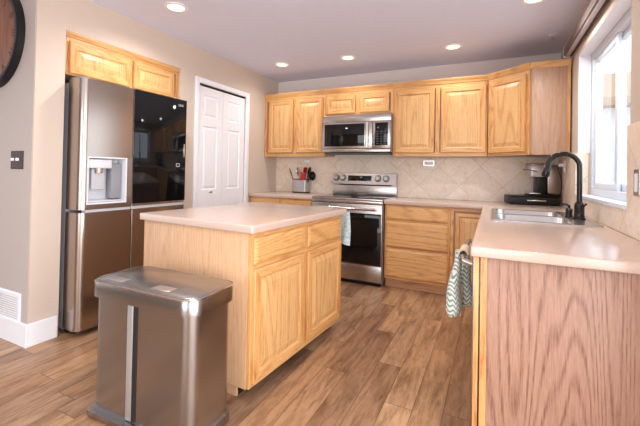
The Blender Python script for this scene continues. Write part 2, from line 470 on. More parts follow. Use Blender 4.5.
# window: vinyl slider
wn = struct_empty('window_1', (XR, 0, 0))
fx0, fx1 = .085, .15
def ring(y0, y1, z0, z1, w, x0, x1):
    b = box(x0, x1, y0, y1, z0, z0 + w, bev=.004); add_box(b, x0, x1, y0, y1, z1 - w, z1, bev=.004)
    add_box(b, x0, x1, y0, y0 + w, z0 + w, z1 - w, bev=.004); add_box(b, x0, x1, y1 - w, y1, z0 + w, z1 - w, bev=.004)
    return b
obj('window_frame', ring(WY0, WY1, WZ0 + .012, WZ1, .05, fx0, fx1), M_vinyl, wn)
ym = -1.43
obj('sash', ring(ym - .03, WY1 - .05, WZ0 + .062, WZ1 - .05, .045, fx0 + .012, fx0 + .037), M_vinyl, wn)
obj('sash', ring(WY0 + .05, ym + .03, WZ0 + .062, WZ1 - .05, .045, fx0 + .038, fx0 + .062), M_vinyl, wn)
obj('pane', box(fx0 + .022, fx0 + .026, ym + .012, WY1 - .09, WZ0 + .1, WZ1 - .09), M_glass, wn, False)
obj('pane', box(fx0 + .048, fx0 + .052, WY0 + .09, ym - .012, WZ0 + .1, WZ1 - .09), M_glass, wn, False)
obj('window_sill', box(-.016, fx0 + .01, WY0, WY1 + .002, WZ0 - .012, WZ0 + .012, bev=.003), M_vinyl, wn)
# pantry bifold door with six raised panels
pd = struct_empty('door_1', (XL, 0, 0))
cw = .055
b = box(0, .018, PY0 - cw, PY0, 0, PZ + cw, bev=.004); add_box(b, 0, .018, PY1, PY1 + cw + .01, 0, PZ + cw, bev=.004); add_box(b, 0, .018, PY0, PY1, PZ, PZ + cw, bev=.004)
obj('door_casing', b, M_white, pd)

def nested(bm, x0, x1, z0, z1, prof, fill=True, y=0.0, cross=0):
    """nested rectangles in the xz plane, front towards -y; prof = (inset, depth behind front)"""
    rs = []
    for ins, dp in prof:
        rs.append([bm.verts.new(p) for p in ((x0 + ins, y + dp, z0 + ins), (x1 - ins, y + dp, z0 + ins), (x1 - ins, y + dp, z1 - ins), (x0 + ins, y + dp, z1 - ins))])
    for a, c in zip(rs, rs[1:]):
        for i in range(4):
            j = (i + 1) % 4; bm.faces.new((a[i], a[j], c[j], c[i])).material_index = (1 - i % 2) * cross
    if fill: bm.faces.new(rs[-1])
    return rs
def panel_leaf(x0, x1, z0, z1, rows, st):
    """a moulded leaf: flat field with recessed-then-raised panels"""
    bm = bmesh.new()
    px0, px1 = x0 + st, x1 - st
    xs = [x0, px0, px1, x1]; zs = [z0]
    for a, c in rows: zs += [a, c]
    zs.append(z1)
    for i in range(3):
        for k in range(len(zs) - 1):
            if i == 1 and k % 2 == 1:
                nested(bm, px0, px1, zs[k], zs[k + 1], [(0, 0), (.008, .009), (.02, .009), (.036, .002)])
            else:
                q = [bm.verts.new(p) for p in ((xs[i], 0, zs[k]), (xs[i + 1], 0, zs[k]), (xs[i + 1], 0, zs[k + 1]), (xs[i], 0, zs[k + 1]))]
                bm.faces.new(q)
    bmesh.ops.remove_doubles(bm, verts=bm.verts, dist=1e-5)
    bd = [e for e in bm.edges if len(e.link_faces) == 1]
    r = bmesh.ops.extrude_edge_only(bm, edges=bd)
    for v in [g for g in r['geom'] if isinstance(g, bmesh.types.BMVert)]: v.co.y += .034
    bmesh.ops.recalc_face_normals(bm, faces=bm.faces)
    return bm
leafroot_z = .012
pw = PY1 - PY0
for k in range(2):
    x0 = .004 + k * pw / 2; x1 = x0 + pw / 2 - .006
    o = obj('door_leaf', panel_leaf(x0, x1, leafroot_z, PZ - .022, [(.16, .80), (.98, 1.66), (1.755, 1.99)], .082), M_white, pd, angle=12)
    o.rotation_euler = (0, 0, PI / 2); o.location = (-.012, PY0, 0)
    if k == 0:
        kb = add_lathe(bmesh.new(), [(0, .032), (.012, .030), (.016, .022), (.012, .012), (.007, .006), (.011, 0)], 20)
        q = obj('door_knob', kb, M_chrome, o); q.location = ((x0 + x1) / 2 + .01, 0, .955); q.rotation_euler = (PI / 2, 0, 0)
obj('top_track', box(-.05, -.008, PY0, PY1, PZ - .018, PZ, ), M_dark, pd, False)

# ------------------------------------------------------------------ cabinets
def cab_door(parent, x0, x1, z0, z1, y=-.020, fw=.055, mat=None, name='door'):
    """raised panel door: frame (with its mitred sticking) and the panel as a sub-part; front faces -y"""
    bm = bmesh.new(); t = .019
    nested(bm, x0, x1, z0, z1, [(.0, t), (0, .004), (.004, 0), (fw - .010, 0), (fw - .004, .004), (fw, .009), (fw, t - .004)], fill=False, y=y, cross=1)
    bmesh.ops.recalc_face_normals(bm, faces=bm.faces)
    d = obj(name, bm, [M_oak_v, M_oak_h], parent, angle=25)
    bm = bmesh.new()
    nested(bm, x0 + fw, x1 - fw, z0 + fw, z1 - fw, [(0, .012), (0, .009), (.006, .009), (.034, .0025), (.036, .001)], y=y)
    bmesh.ops.recalc_face_normals(bm, faces=bm.faces)
    obj('panel', bm, M_oak_panel, d, angle=8)
    return d
def slab(parent, x0, x1, z0, z1, y=-.020, name='drawer', mat=None):
    bm = bmesh.new()
    nested(bm, x0, x1, z0, z1, [(0, .019), (0, .010), (.004, .006), (.014, .0015), (.018, 0)], y=y)
    bmesh.ops.recalc_face_normals(bm, faces=bm.faces)
    return obj(name, bm, mat or M_oak_h, parent, angle=20)
def face_frame(bm, x0, x1, z0, z1, st, rails, mids=(), y0=0, y1=.019):
    for a, c in ((x0, x0 + st), (x1 - st, x1)): add_box(bm, a, c, y0, y1, z0, z1, bev=.0012)
    for a, c in rails: add_box(bm, x0 + st, x1 - st, y0, y1, a, c, mi=1)
    for a, c in mids:
        ed = [z0] + [q for r_ in rails for q in r_] + [z1]
        for p, q in zip(ed[1::1], ed[2::1]):
            if q - p > .002 and not any(abs(p - r_[0]) < 1e-6 and abs(q - r_[1]) < 1e-6 for r_ in rails): add_box(bm, a, c, y0 + .0002, y1, p, q)
    return bm
def crown(parent, x0, x1, z, y=0.0, up=.045, out=.03, ret=0, name='crown'):
    """small cove moulding along the top front edge"""
    pr = [(0, 0), (-.008, 0), (-.010, .010), (-.018, .024), (-out, up - .010), (-out, up), (0.02, up), (0.02, 0)]
    bm = bmesh.new()
    a = [bm.verts.new((x0, y + p, z + q)) for p, q in pr]; c = [bm.verts.new((x1, y + p, z + q)) for p, q in pr]
    bm.faces.new(a); bm.faces.new(c)
    for i in range(len(pr)):
        j = (i + 1) % len(pr); bm.faces.new((a[i], a[j], c[j], c[i]))
    bmesh.ops.recalc_face_normals(bm, faces=bm.faces)
    return obj(name, bm, M_oak_h, parent, angle=25)

ZB, ZC, ZT = 1.384, 2.158, 2.205
UY = -.325
def upper(name, label, x0, x1, z0, doors, z1=ZC, depth=.325, loc=None, rotz=0, dz=(.045, .035), crown_z=True, st=.03):
    """wall cabinet; local x along the front, front face frame at y=0, carcass behind"""
    w = x1 - x0
    t = thing(name, label, 'cabinet', loc or (x0, UY, z0), rotz)
    h = z1 - z0
    obj('carcass', box(0, w, .019, depth - .001, .012, h, bev=.001), M_side, t)
    bm = face_frame(bmesh.new(), 0, w, 0, h, st, [(0, .04), (h - .045, h)], [((a[1] + c[0]) / 2 - .022 - x0 * 0, (a[1] + c[0]) / 2 + .022) for a, c in zip(doors, doors[1:])])
    obj('face_frame', bm, [M_oak_v, M_oak_h], t)
    for a, c in doors: cab_door(t, a, c, dz[0], h - dz[1])
    if crown_z: crown(t, -.001, w + .001, h - .004, up=ZT - z1 + .004)
    return t
# left pair
upper('wall_cabinet', 'two-door oak wall cabinet in the corner left of the microwave, above the utensil pot', XL + .004, -.458, ZB, [(.075, .440), (.490, .858)], dz=(.05, .05))
upper('wall_cabinet', 'short two-door oak wall cabinet directly above the microwave', -.456, .382, 1.868, [(.018, .392), (.442, .795)], dz=(.03, .05))
upper('wall_cabinet', 'two-door oak wall cabinet right of the microwave, over the empty counter', .384, 1.348, ZB, [(.028, .448), (.515, .948)], dz=(.04, .048))
# diagonal corner unit
t = thing('corner_cabinet', 'oak corner wall cabinet with one angled door and tall plain side beside the window', 'cabinet', (1.352, 0, ZB))
SX = XR - 1.352
h = ZC - ZB
DY0, DX1, DY1 = -.327, 1.690 - 1.352, -.61
bm = add_prism(bmesh.new(), [(0.012, -.0125), (0.012, DY0 + .012), (DX1 + .008, DY1 + .012), (SX - .013, DY1 + .012), (SX - .013, -.0125)], .012, h, 0)
obj('carcass', bm, M_side, t, False)
obj('side_panel', box(DX1 + .02, SX - .014, DY1 - .002, DY1 + .012, 0, h, bev=.001), M_side, t)
obj('scribe_strip', box(SX - .032, SX - .013, DY1 - .008, DY1 - .002, 0, h, bev=.001), M_oak_v, t)
ang = math.atan2(DY1 - DY0, DX1); dl = math.hypot(DX1, DY1 - DY0)
dg = bpy.data.objects.new('angled_front', None); COL.objects.link(dg); dg.parent = t; dg.location = (0, DY0, 0); dg.rotation_euler = (0, 0, ang)
bm = face_frame(bmesh.new(), 0, dl, 0, h, .03, [(0, .04), (h - .045, h)])
ff = obj('face_frame', bm, [M_oak_v, M_oak_h], t); ff.location = dg.location; ff.rotation_euler = dg.rotation_euler
dr = cab_door(t, .018, dl - .028, .03, h - .04, mat=M_oak_v); dr.location = dg.location; dr.rotation_euler = dg.rotation_euler
c1 = crown(t, -.001, dl + .012, h - .004, up=ZT - ZC + .004); c1.location = dg.location; c1.rotation_euler = dg.rotation_euler
bpy.data.objects.remove(dg)
c2 = crown(t, DX1 + .004, SX - .013, h - .004, y=DY1, up=ZT - ZC + .004)
# over the fridge (faces +x)
t = thing('wall_cabinet', 'short two-door oak cabinet set into the wall above the refrigerator', 'cabinet', (XL - .02, AY0 + .004, 1.862), PI / 2)
w = AY1 - AY0 - .008; h = 2.135 - 1.862
obj('carcass', box(0, w, .019, .60, .0, h), M_side, t)
obj('face_frame', face_frame(bmesh.new(), 0, w, 0, h + .03, .035, [(0, .025), (h - .025, h + .03)], [(.508, .538)]), [M_oak_v, M_oak_h], t)
for a, c in ((.028, .506), (.540, .963)): cab_door(t, a, c, .012, h - .03, fw=.06)
crown(t, 0, w, h, up=.036, out=.018)

# base cabinets
BY = -.61
def carcass_base(t, w, depth, toe=True, h=.874):
    bm = box(0.0, w, .019, depth, .105, h)
    obj('carcass', bm, M_side, t, False)
    obj('toe_board', box(0.0, w, .06, .075, 0, .105), M_kick, t, False)
t = thing('base_cabinet', 'oak base cabinet with three wide drawers right of the range', 'cabinet', (.388, BY, 0))
w = 1.035 - .388
carcass_base(t, w, -BY - .002)
obj('face_frame', face_frame(bmesh.new(), 0, w, .10, .874, .02, [(.10, .125), (.395, .425), (.690, .72), (.85, .874)]), [M_oak_v, M_oak_h], t)
for z0, z1 in ((.716, .858), (.432, .692), (.122, .408)): slab(t, .014, w - .014, z0, z1)
t = thing('corner_base_cabinet', 'oak corner base cabinet with a single raised-panel door, half hidden by the peninsula', 'cabinet', (1.037, BY, 0))
w = XR - 1.037 - .004
carcass_base(t, w, -BY - .002)
obj('face_frame', face_frame(bmesh.new(), 0, .31, .10, .874, .03, [(.10, .135), (.84, .874)]), [M_oak_v, M_oak_h], t)
cab_door(t, .045, .30, .14, .825, y=-.004, fw=.045)
t = thing('base_cabinet', 'oak base cabinet with drawers over doors, left of the range behind the island', 'cabinet', (XL + .006, BY, 0))
w = -.458 - XL - .006
carcass_base(t, w, -BY - .002)
obj('face_frame', face_frame(bmesh.new(), 0, w, .10, .874, .03, [(.10, .13), (.67, .71), (.845, .874)], [(w / 2 - .02, w / 2 + .02)]), [M_oak_v, M_oak_h], t)
for a, c in ((.02, w / 2 - .012), (w / 2 + .012, w - .02)):
    slab(t, a, c, .705, .852); cab_door(t, a, c, .118, .682)
# peninsula run (fronts face -x): sink cabinet, dishwasher, finished end
PX = 1.352; YP = -2.758
t = thing('sink_base_cabinet', 'oak sink base cabinet under the window, doors facing the island', 'cabinet', (PX, -.63, 0), -PI / 2)
w = 1.44
obj('carcass', box(0, w, .019, .02 + .60, .105, .69), M_side, t, False)
obj('toe_board', box(0, w, .06, .075, 0, .105), M_kick, t, False)
obj('face_frame', face_frame(bmesh.new(), 0, w, .10, .874, .03, [(.10, .13), (.66, .70), (.85, .874)], [(w / 2 - .02, w / 2 + .02)]), [M_oak_v, M_oak_h], t)
for a, c in ((.10, w / 2 - .012), (w / 2 + .012, w - .02)): cab_door(t, a, c, .118, .675)
slab(t, .10, w - .02, .70, .852, name='false_front')
t = thing('dishwasher', 'stainless dishwasher built into the peninsula, its long handle holding the mitts', 'dishwasher', (PX, -2.085, 0), -PI / 2)
obj('body', box(.01, .60, .03, .60, .09, .868), M_case, t, False)
obj('door', box(.006, .604, -.022, .03, .105, .866, bev=.006), M_steel, t)
obj('toe_panel', box(.01, .60, .05, .065, 0, .09), M_blackplastic, t, False)
hb = tube([(.04, -.022, .815), (.04, -.058, .825), (.06, -.066, .826), (.55, -.066, .826), (.57, -.058, .825), (.57, -.022, .815)], .011, 12)
obj('handle', hb, M_steel_h, t)
t = thing('peninsula_end', 'wide pinkish oak veneer end panel closing the peninsula, nearest the camera', 'panel', (PX, YP, 0))
obj('end_panel', box(.036, XR - PX - .002, .0, .035, 0, .872, bev=.001), M_end, t)
obj('corner_stile', box(.012, .036, -.003, .065, .0, .872, bev=.002), M_oak_v, t)
obj('filler_stile', box(-.012, .006, .006, .06, .0, .868, bev=.002), M_oak_v, t)

# worktops
def slab_with_hole(outer, holes, z0, z1, bev=.006):
    bm = bmesh.new()
    edges = []
    for lp in [outer] + holes:
        vs = [bm.verts.new((x, y, z1)) for x, y in lp]
        for i in range(len(vs)): edges.append(bm.edges.new((vs[i], vs[(i + 1) % len(vs)])))
    bmesh.ops.triangle_fill(bm, use_beauty=True, edges=edges)
    fs = bm.faces[:]
    r = bmesh.ops.extrude_face_region(bm, geom=fs)
    for v in [g for g in r['geom'] if isinstance(g, bmesh.types.BMVert)]: v.co.z = z0
    bmesh.ops.recalc_face_normals(bm, faces=bm.faces)
    bmesh.ops.dissolve_limit(bm, angle_limit=.01, verts=bm.verts, edges=bm.edges) if not holes else None
    es = [e for e in bm.edges if len(e.link_faces) == 2 and e.calc_face_angle(0) > .5]
    bmesh.ops.bevel(bm, geom=es, offset=bev, segments=3, profile=.5, affect='EDGES')
    return bm
SKX0, SKX1, SKY0, SKY1 = 1.398, 1.968, -1.83, -1.0
outer = [(.384, -.014), (.384, -.645), (1.328, -.645), (1.328, -2.79), (XR - .013, -2.79), (XR - .013, -.014)]
hole = [(SKX0 + .012, SKY0 + .012), (SKX1 - .012, SKY0 + .012), (SKX1 - .012, SKY1 - .012), (SKX0 + .012, SKY1 - .012)]
tag(obj('worktop', slab_with_hole(outer, [hole], .874, .914), M_counter), 'long L-shaped beige solid-surface worktop holding the sink and running onto the peninsula', 'worktop')
tag(obj('worktop', slab_with_hole([(XL + .002, -.014), (XL + .002, -.645), (-.456, -.645), (-.456, -.014)], [], .874, .914), M_counter), 'short beige worktop in the left corner under the utensil pot', 'worktop')

# island
IA = R(-3.791)
IX, IY = .32, -2.832
t = thing('island_cabinet', 'freestanding oak island cabinet with two drawers over two doors', 'cabinet', (IX - .0296 + .0, IY + .002, 0), PI / 2 + IA)
# local x runs away from the camera along the drawer side, local y runs left into the island; face frame at y=0
x0, x1 = .03, 1.075
IH, IZ0 = .872, .072
dep = .86
obj('carcass', box(x0 + .01, x1 - .01, .02, dep, IZ0 + .01, IH - .012), M_side, t, False)
obj('face_frame', face_frame(bmesh.new(), x0, x1, IZ0, IH, .04, [(IZ0, IZ0 + .05), (.68, .71), (.845, IH)], [(.53, .572)]), [M_oak_v, M_oak_h], t)
for a, c in ((.042, .530), (.572, 1.048)):
    slab(t, a, c, .706, .845); cab_door(t, a, c, .098 if a < .1 else .112, .682)
obj('end_panel', box(x0 - .004, x0 + .012, .02, dep, IZ0 - .004, IH, bev=.001), M_iend, t)
obj('end_panel', box(x1 - .012, x1 + .004, .02, dep, IZ0 - .004, IH, bev=.001), M_iend, t)
obj('back_panel', box(x0, x1, dep, dep + .012, IZ0 - .004, IH), M_iend, t)
bm = box(x0 + .032, x1 - .03, .10, .115, 0, IZ0 + .02)
obj('toe_kick', bm, M_dark, t, False)
obj('toe_board', box(x0 + .016, x0 + .03, .098, dep - .02, 0, IZ0 + .02), M_iend, t, False)
bm = slab_with_hole(rrect(0, 1.112, 0, .918, .012, 3), [], .872, .914, .007)
o = tag(obj('island_worktop', bm, M_counter), 'rectangular beige worktop on the island, in the middle of the kitchen', 'worktop')
o.location = (IX, IY, 0); o.rotation_euler = (0, 0, PI / 2 + IA)

# ------------------------------------------------------------------ refrigerator (faces +x)
FA = R(-2.503)
t = thing('refrigerator', 'large side-by-side stainless refrigerator with a black glass upper right door', 'refrigerator', (-1.18, -2.79, 0), PI / 2 + FA)
FW, FH, SP, G0, G1 = .91, 1.822, .392, .872, .893
obj('case', box(.006, FW - .01, .178, .68, .03, FH - .02, bev=.004), M_case, t)
def fdoor(x0, x1, z0, z1, mat, name, rl=.045, rr=.006):
    bm = bmesh.new()
    lo = rrect(x0, x1, 0, .172, [rl, rr, .006, .006], 8)
    n = [[(x, y, z) for x, y in lo] for z in (z0, z1)]
    add_loft(bm, n)
    return obj(name, bm, mat, t, angle=30)
# upper left door built around the dispenser recess
DX0, DX1_, DZ0, DZ1 = .050, .342, .930, 1.270
bm = bmesh.new()
lo = rrect(0, SP - .003, 0, .172, [.05, .006, .006, .006], 8)
add_loft(bm, [[(x, y, z) for x, y in lo] for z in (DZ1, FH)])
add_loft(bm, [[(x, y, z) for x, y in lo] for z in (G1, DZ0)])
add_loft(bm, [[(x, y, z) for x, y in rrect(0, DX0, 0, .172, [.05, .0005, .0005, .006], 8)] for z in (DZ0, DZ1)], False, False)
add_box(bm, DX1_, SP - .003, 0, .172, DZ0, DZ1)
add_box(bm, DX0, DX1_, .125, .172, DZ0, DZ1)
d1 = obj('door', bm, M_steel, t, angle=30); d1['label'] = 'upper left stainless door with the ice and water dispenser'
bz = bmesh.new()
nested(bz, DX0 - .002, DX1_ + .002, DZ0 - .002, DZ1 + .002, [(0, .004), (0, -.004), (.010, -.004), (.012, .002), (.016, .10)], fill=False)
nested(bz, DX0 + .014, DX1_ - .014, DZ0 + .014, DZ1 - .014, [(0, .10), (.03, .112)])
bmesh.ops.recalc_face_normals(bz, faces=bz.faces)
disp = obj('dispenser', bz, M_lightgrey, d1, angle=20)
for nm, bb, mm in (('dispenser_head', box(DX0 + .014, DX1_ - .11, .006, .105, DZ1 - .082, DZ1 - .016, bev=.008), M_lightgrey),
                   ('dispenser_lever', box(DX0 + .055, DX0 + .150, .045, .06, DZ0 + .10, DZ1 - .082, bev=.006), M_greyplastic),
                   ('nozzle', add_lathe(bmesh.new(), [(.0, DZ1 - .115), (.028, DZ1 - .115), (.034, DZ1 - .08)], 20, Matrix.Translation((DX0 + .10, .04, 0))), M_chrome),
                   ('side_chute', box(DX1_ - .10, DX1_ - .02, .03, .105, DZ0 + .03, DZ1 - .04, bev=.01), M_case),
                   ('drip_tray', box(DX0 + .014, DX1_ - .014, .008, .10, DZ0 + .013, DZ0 + .022, bev=.003), M_greyplastic)):
    obj(nm, bb, mm, d1)
bm = bmesh.new(); lo = rrect(SP + .003, FW, .004, .172, [.006, .012, .006, .006], 4)
add_loft(bm, [[(x, y, z) for x, y in lo] for z in (G1 + .002, FH)])
d2 = obj('door', bm, M_steel, t, angle=30); d2['label'] = 'upper right door fronted by black mirror glass'
obj('glass_panel', box(SP + .004, FW - .001, -.003, .005, G1 + .02, FH - .001, bev=.002), M_blackglass, d2)
text_mesh('LG', .026, 'logo', M_text, d2, (FW - .055, -.0035, FH - .055), (PI / 2, 0, 0))
bm = bmesh.new()
add_tube(bm, [(FW - .083 + .010 * math.cos(2 * PI * k / 16), -.0035, FH - .055 + .010 * math.sin(2 * PI * k / 16)) for k in range(17)], .0012, 6)
obj('logo_emblem', bm, M_text, d2)
obj('glass_handle', box(FW - .028, FW - .012, -.007, -.002, 1.30, 1.42, bev=.002), M_chrome, d2)
bm = bmesh.new()
nested(bm, FW - .105, FW - .068, 1.215, 1.245, [(0, 0), (.004, 0)], fill=False, y=-.0036)
obj('knock_mark', bm, M_text, d2, False)
bm = bmesh.new(); lo = rrect(0, SP - .003, 0, .172, [.05, .006, .006, .006], 8)
add_loft(bm, [[(x, y, z) for x, y in lo] for z in (.045, G0)]); d3 = obj('door', bm, M_steel, t, angle=30); d3['label'] = 'plain lower left stainless door'
bm = bmesh.new(); lo = rrect(SP + .003, FW, 0, .172, [.006, .012, .006, .006], 4)
add_loft(bm, [[(x, y, z) for x, y in lo] for z in (.045, G0)]); d4 = obj('door', bm, M_steel, t, angle=30); d4['label'] = 'plain lower right stainless door'
obj('pocket_handle', box(.05, SP - .004, .012, .06, G0 - .001, G1 + .001), M_greyplastic, t, False)
obj('pocket_handle', box(SP + .004, FW - .012, .012, .06, G0 - .001, G1 + .003), M_greyplastic, t, False)
obj('hinge_cover', box(.01, .10, .05, .17, FH - .001, FH + .016, bev=.005), M_case, t)
obj('hinge_cover', box(FW - .10, FW - .02, .05, .17, FH - .001, FH + .016, bev=.005), M_case, t)
obj('base_grille', box(.02, FW - .02, .15, .18, .008, .045), M_blackplastic, t, False)
for x in (.05, FW - .06): obj('foot', add_lathe(bmesh.new(), [(.018, 0), (.018, .03)], 16, Matrix.Translation((x, .12, 0))), M_blackplastic, t)

# ------------------------------------------------------------------ range
t = thing('range', 'stainless freestanding electric range with a black oven door', 'range', (-.452, -.655, 0))
RW = .828
obj('body', box(.002, RW - .002, .03, .64, .03, .893), M_case, t, False)
obj('cooktop', box(0, RW, -.012, .585, .893, .916, bev=.004), M_steel_h, t)
obj('cooktop_glass', box(.012, RW - .012, .018, .575, .914, .9185, bev=.001), M_cooktop, t)
obj('front_rail', box(.002, RW - .002, -.006, .03, .862, .893, bev=.003), M_steel_h, t)
dr = obj('oven_door', box(.004, RW - .004, -.012, .03, .222, .858, bev=.005), M_steel_h, t)
obj('oven_glass', box(.010, RW - .010, -.016, -.010, .226, .762, bev=.002), M_blackglass, dr)
bm = tube([(.06, -.055, .81), (RW - .06, -.055, .81)], .013, 14)
for x in (.085, RW - .085): add_box(bm, x - .012, x + .012, -.055, -.010, .80, .82, bev=.003)
obj('oven_handle', bm, M_chrome, dr)
dw = obj('storage_drawer', box(.004, RW - .004, -.010, .03, .045, .216, bev=.005), M_steel_h, t)
obj('toe_gap', box(.02, RW - .02, .03, .05, 0, .045), M_blackplastic, t, False)
bg_ = bmesh.new(); add_box(bg_, 0, RW, .585, .635, .90, 1.04, bev=.003)
gd = obj('backguard', bg_, M_steel_h, t)
bm = bmesh.new()
prof = [(.600, 1.052), (.548, 1.052), (.575, 1.188), (.600, 1.192), (.635, 1.192), (.635, 1.03), (.600, 1.03)]
a = [bm.verts.new((0, y, z)) for y, z in prof]; c = [bm.verts.new((RW, y, z)) for y, z in prof]
bm.faces.new(a); bm.faces.new(c)
for i in range(len(prof)):
    j = (i + 1) % len(prof); bm.faces.new((a[i], a[j], c[j], c[i]))
bmesh.ops.recalc_face_normals(bm, faces=bm.faces)
cp = obj('control_panel', bm, M_steel_h, t, False)
tilt = math.atan2(.027, .136)
pm = Matrix.Translation((0, .5615, 1.12)) @ Matrix.Rotation(-tilt, 4, 'X')
obj('display', box(.218, .522, -.004, .003, -.028, .038, bev=.001, mat=pm), M_blackglass, cp)
obj('vent_slot', box(.09, RW - .07, .582, .600, 1.036, 1.052), M_dark, t, False)
for x in (.062, .150, .605, .705):
    bm = add_lathe(bmesh.new(), [(.034, .0), (.034, .004), (.030, .008), (.028, .026), (.024, .031), (0, .031)], 28, pm @ Matrix.Translation((x, 0, .006)) @ Matrix.Rotation(PI / 2, 4, 'X'))
    k = obj('knob', bm, M_silver, cp)
    obj('knob_ring', add_lathe(bmesh.new(), [(.040, 0), (.040, .003)], 28, pm @ Matrix.Translation((x, 0.001, .006)) @ Matrix.Rotation(PI / 2, 4, 'X')), M_blackplastic, k)
tag(obj('black_slab', add_prism(bmesh.new(), rrect(-.035, .035, -.045, .045, .02), 0, .012, .003), M_blackplastic, loc=(0.0, -.47, .9187)), 'small black slab lying on the range cooktop', 'spoon rest')  # plain black slab for an unidentified dark spot

# ------------------------------------------------------------------ microwave
t = thing('microwave', 'stainless over-the-range microwave under the short oak cabinet', 'microwave', (-.45, -.405, 1.43))
MW = .83
mh = 1.866 - 1.43
obj('body', box(.003, MW - .003, .03, .39, .0, mh, bev=.003), M_case, t)
obj('underside', box(.02, MW - .02, .0, .38, -.012, .002), M_blackplastic, t, False)
obj('top_grille', box(0, MW, .0, .03, mh - .085, mh, bev=.004), M_steel_h, t)
md = obj('door', box(0, .622, -.014, .03, .04, mh - .088, bev=.006), M_steel_h, t)
obj('window', box(.030, .530, -.0165, -.012, .068, mh - .108, bev=.002), M_blackglass, md)
bm = tube([(.572, -.055, .055), (.572, -.055, mh - .10)], .014, 14)
for z in (.085, mh - .13): add_box(bm, .562, .582, -.055, -.010, z - .012, z + .012, bev=.003)
obj('door_handle', bm, M_chrome, md)
cpn = obj('control_panel', box(.626, MW, -.014, .03, .04, mh - .088, bev=.006), M_steel_h, t)
kp = obj('keypad', box(.655, MW - .028, -.0165, -.012, .075, mh - .108, bev=.002), M_blackglass, cpn)
bm = bmesh.new()
for r_ in range(6):
    for c_ in range(3): add_box(bm, .672 + c_ * .043, .698 + c_ * .043, -.0172, -.016, .088 + r_ * .027, .100 + r_ * .027)
obj('buttons', bm, plain('button_grey', srgb(70, 74, 84), .5), kp, False)
obj('bottom_rail', box(0, MW, -.008, .03, 0.0, .037, bev=.004), M_steel_h, t)
obj('vent', box(.21, .50, -.004, .05, -.014, .002, bev=.002), M_blackplastic, t)

# ------------------------------------------------------------------ sink, faucet
t = thing('sink', 'double-bowl stainless steel sink set in the worktop under the window', 'sink', ((SKX0 + SKX1) / 2, (SKY0 + SKY1) / 2, .914))
hx, hy = (SKX1 - SKX0) / 2, (SKY1 - SKY0) / 2
b0, b1 = -hx + .03, hx - .125
bowls = [(b0, b1, -hy + .03, -.012), (b0, b1, .012, hy - .03)]
bm = bmesh.new()
edges = []
for lp in [rrect(-hx, hx, -hy, hy, .04, 5)] + [rrect(*q, .06, 6) for q in bowls]:
    vs = [bm.verts.new((x, y, .006)) for x, y in lp]
    for i in range(len(vs)): edges.append(bm.edges.new((vs[i], vs[(i + 1) % len(vs)])))
bmesh.ops.triangle_fill(bm, use_beauty=True, edges=edges)
r = bmesh.ops.extrude_edge_only(bm, edges=[e for e in bm.edges if len(e.link_faces) == 1 and max(abs(e.verts[0].co.x) / hx, abs(e.verts[0].co.y) / hy) > .93])
for v in [g for g in r['geom'] if isinstance(g, bmesh.types.BMVert)]:
    v.co.z = .0003; v.co.x *= 1.006; v.co.y *= 1.004
bmesh.ops.recalc_face_normals(bm, faces=bm.faces)
obj('rim', bm, M_sink, t, angle=50)
for q in bowls:
    bm = bmesh.new(); lv = []
    for z, s in ((.006, 0), (.0, .003), (-.16, .012), (-.185, .03), (-.19, .06)):
        lv.append([(x, y, z) for x, y in rrect(q[0] + s, q[1] - s, q[2] + s, q[3] - s, max(.06 - s * .3, .02), 6)])
    add_loft(bm, lv, False, True)
    bw = obj('bowl', bm, M_sink, t, angle=50)
    obj('drain', add_lathe(bmesh.new(), [(.045, -.1895), (.045, -.186), (.03, -.187), (0, -.188)], 20, Matrix.Translation(((q[0] + q[1]) / 2, (q[2] + q[3]) / 2, 0))), M_chrome, bw)
t = thing('faucet', 'dark bronze gooseneck pull-down faucet standing behind the sink', 'faucet', (1.908, -1.50, .9202))
obj('base', add_lathe(bmesh.new(), [(.036, 0), (.036, .006), (.030, .014), (.028, .03), (.028, .09), (.022, .105), (.018, .112)], 28), M_bronze, t)
pts = [(0, 0, .10), (0, 0, .30)]
rA = .088
for k in range(1, 15):
    a = PI * k / 16 * 1.0
    pts.append((-rA + rA * math.cos(a), 0, .335 + rA * math.sin(a)))
pts.append((-rA * 2 - .002, 0, .33))
obj('spout', tube(pts[:-1], .0155, 16), M_bronze, t)
e = Vector(pts[-2]); e0 = Vector(pts[-3]); dd = (e - e0).normalized()
dd = Vector((-.22, 0, -1)).normalized()
hp = [e - dd * .01, e + dd * .02, e + dd * .05, e + dd * .085, e + dd * .10]
obj('spray_head', tube(hp, [.0165, .019, .022, .025, .020], 16), M_bronze, t)
obj('spray_button', tube([hp[1] + Vector((-.016, -.004, 0)), hp[3] + Vector((-.018, -.004, 0))], .007, 8), M_chrome, t)
bm = tube([(0, 0, .055), (0, -.045, .055)], .017, 16); 
hd = obj('lever_hub', bm, M_bronze, t)
obj('lever', tube([(0, -.036, .055), (.012, -.042, .085), (.03, -.045, .105)], [.009, .007, .006], 10), M_bronze, hd)
t = thing('soap_dispenser', 'short dark bronze soap pump left of the gooseneck faucet', 'soap dispenser', (1.872, -1.385, .9202))
obj('base', add_lathe(bmesh.new(), [(.024, 0), (.024, .006), (.020, .012), (.020, .055), (.012, .062)], 20), M_bronze, t)
obj('pump', tube([(0, 0, .05), (0, 0, .075), (-.012, 0, .084), (-.05, 0, .080)], [.008, .009, .009, .006], 10), M_bronze, t)

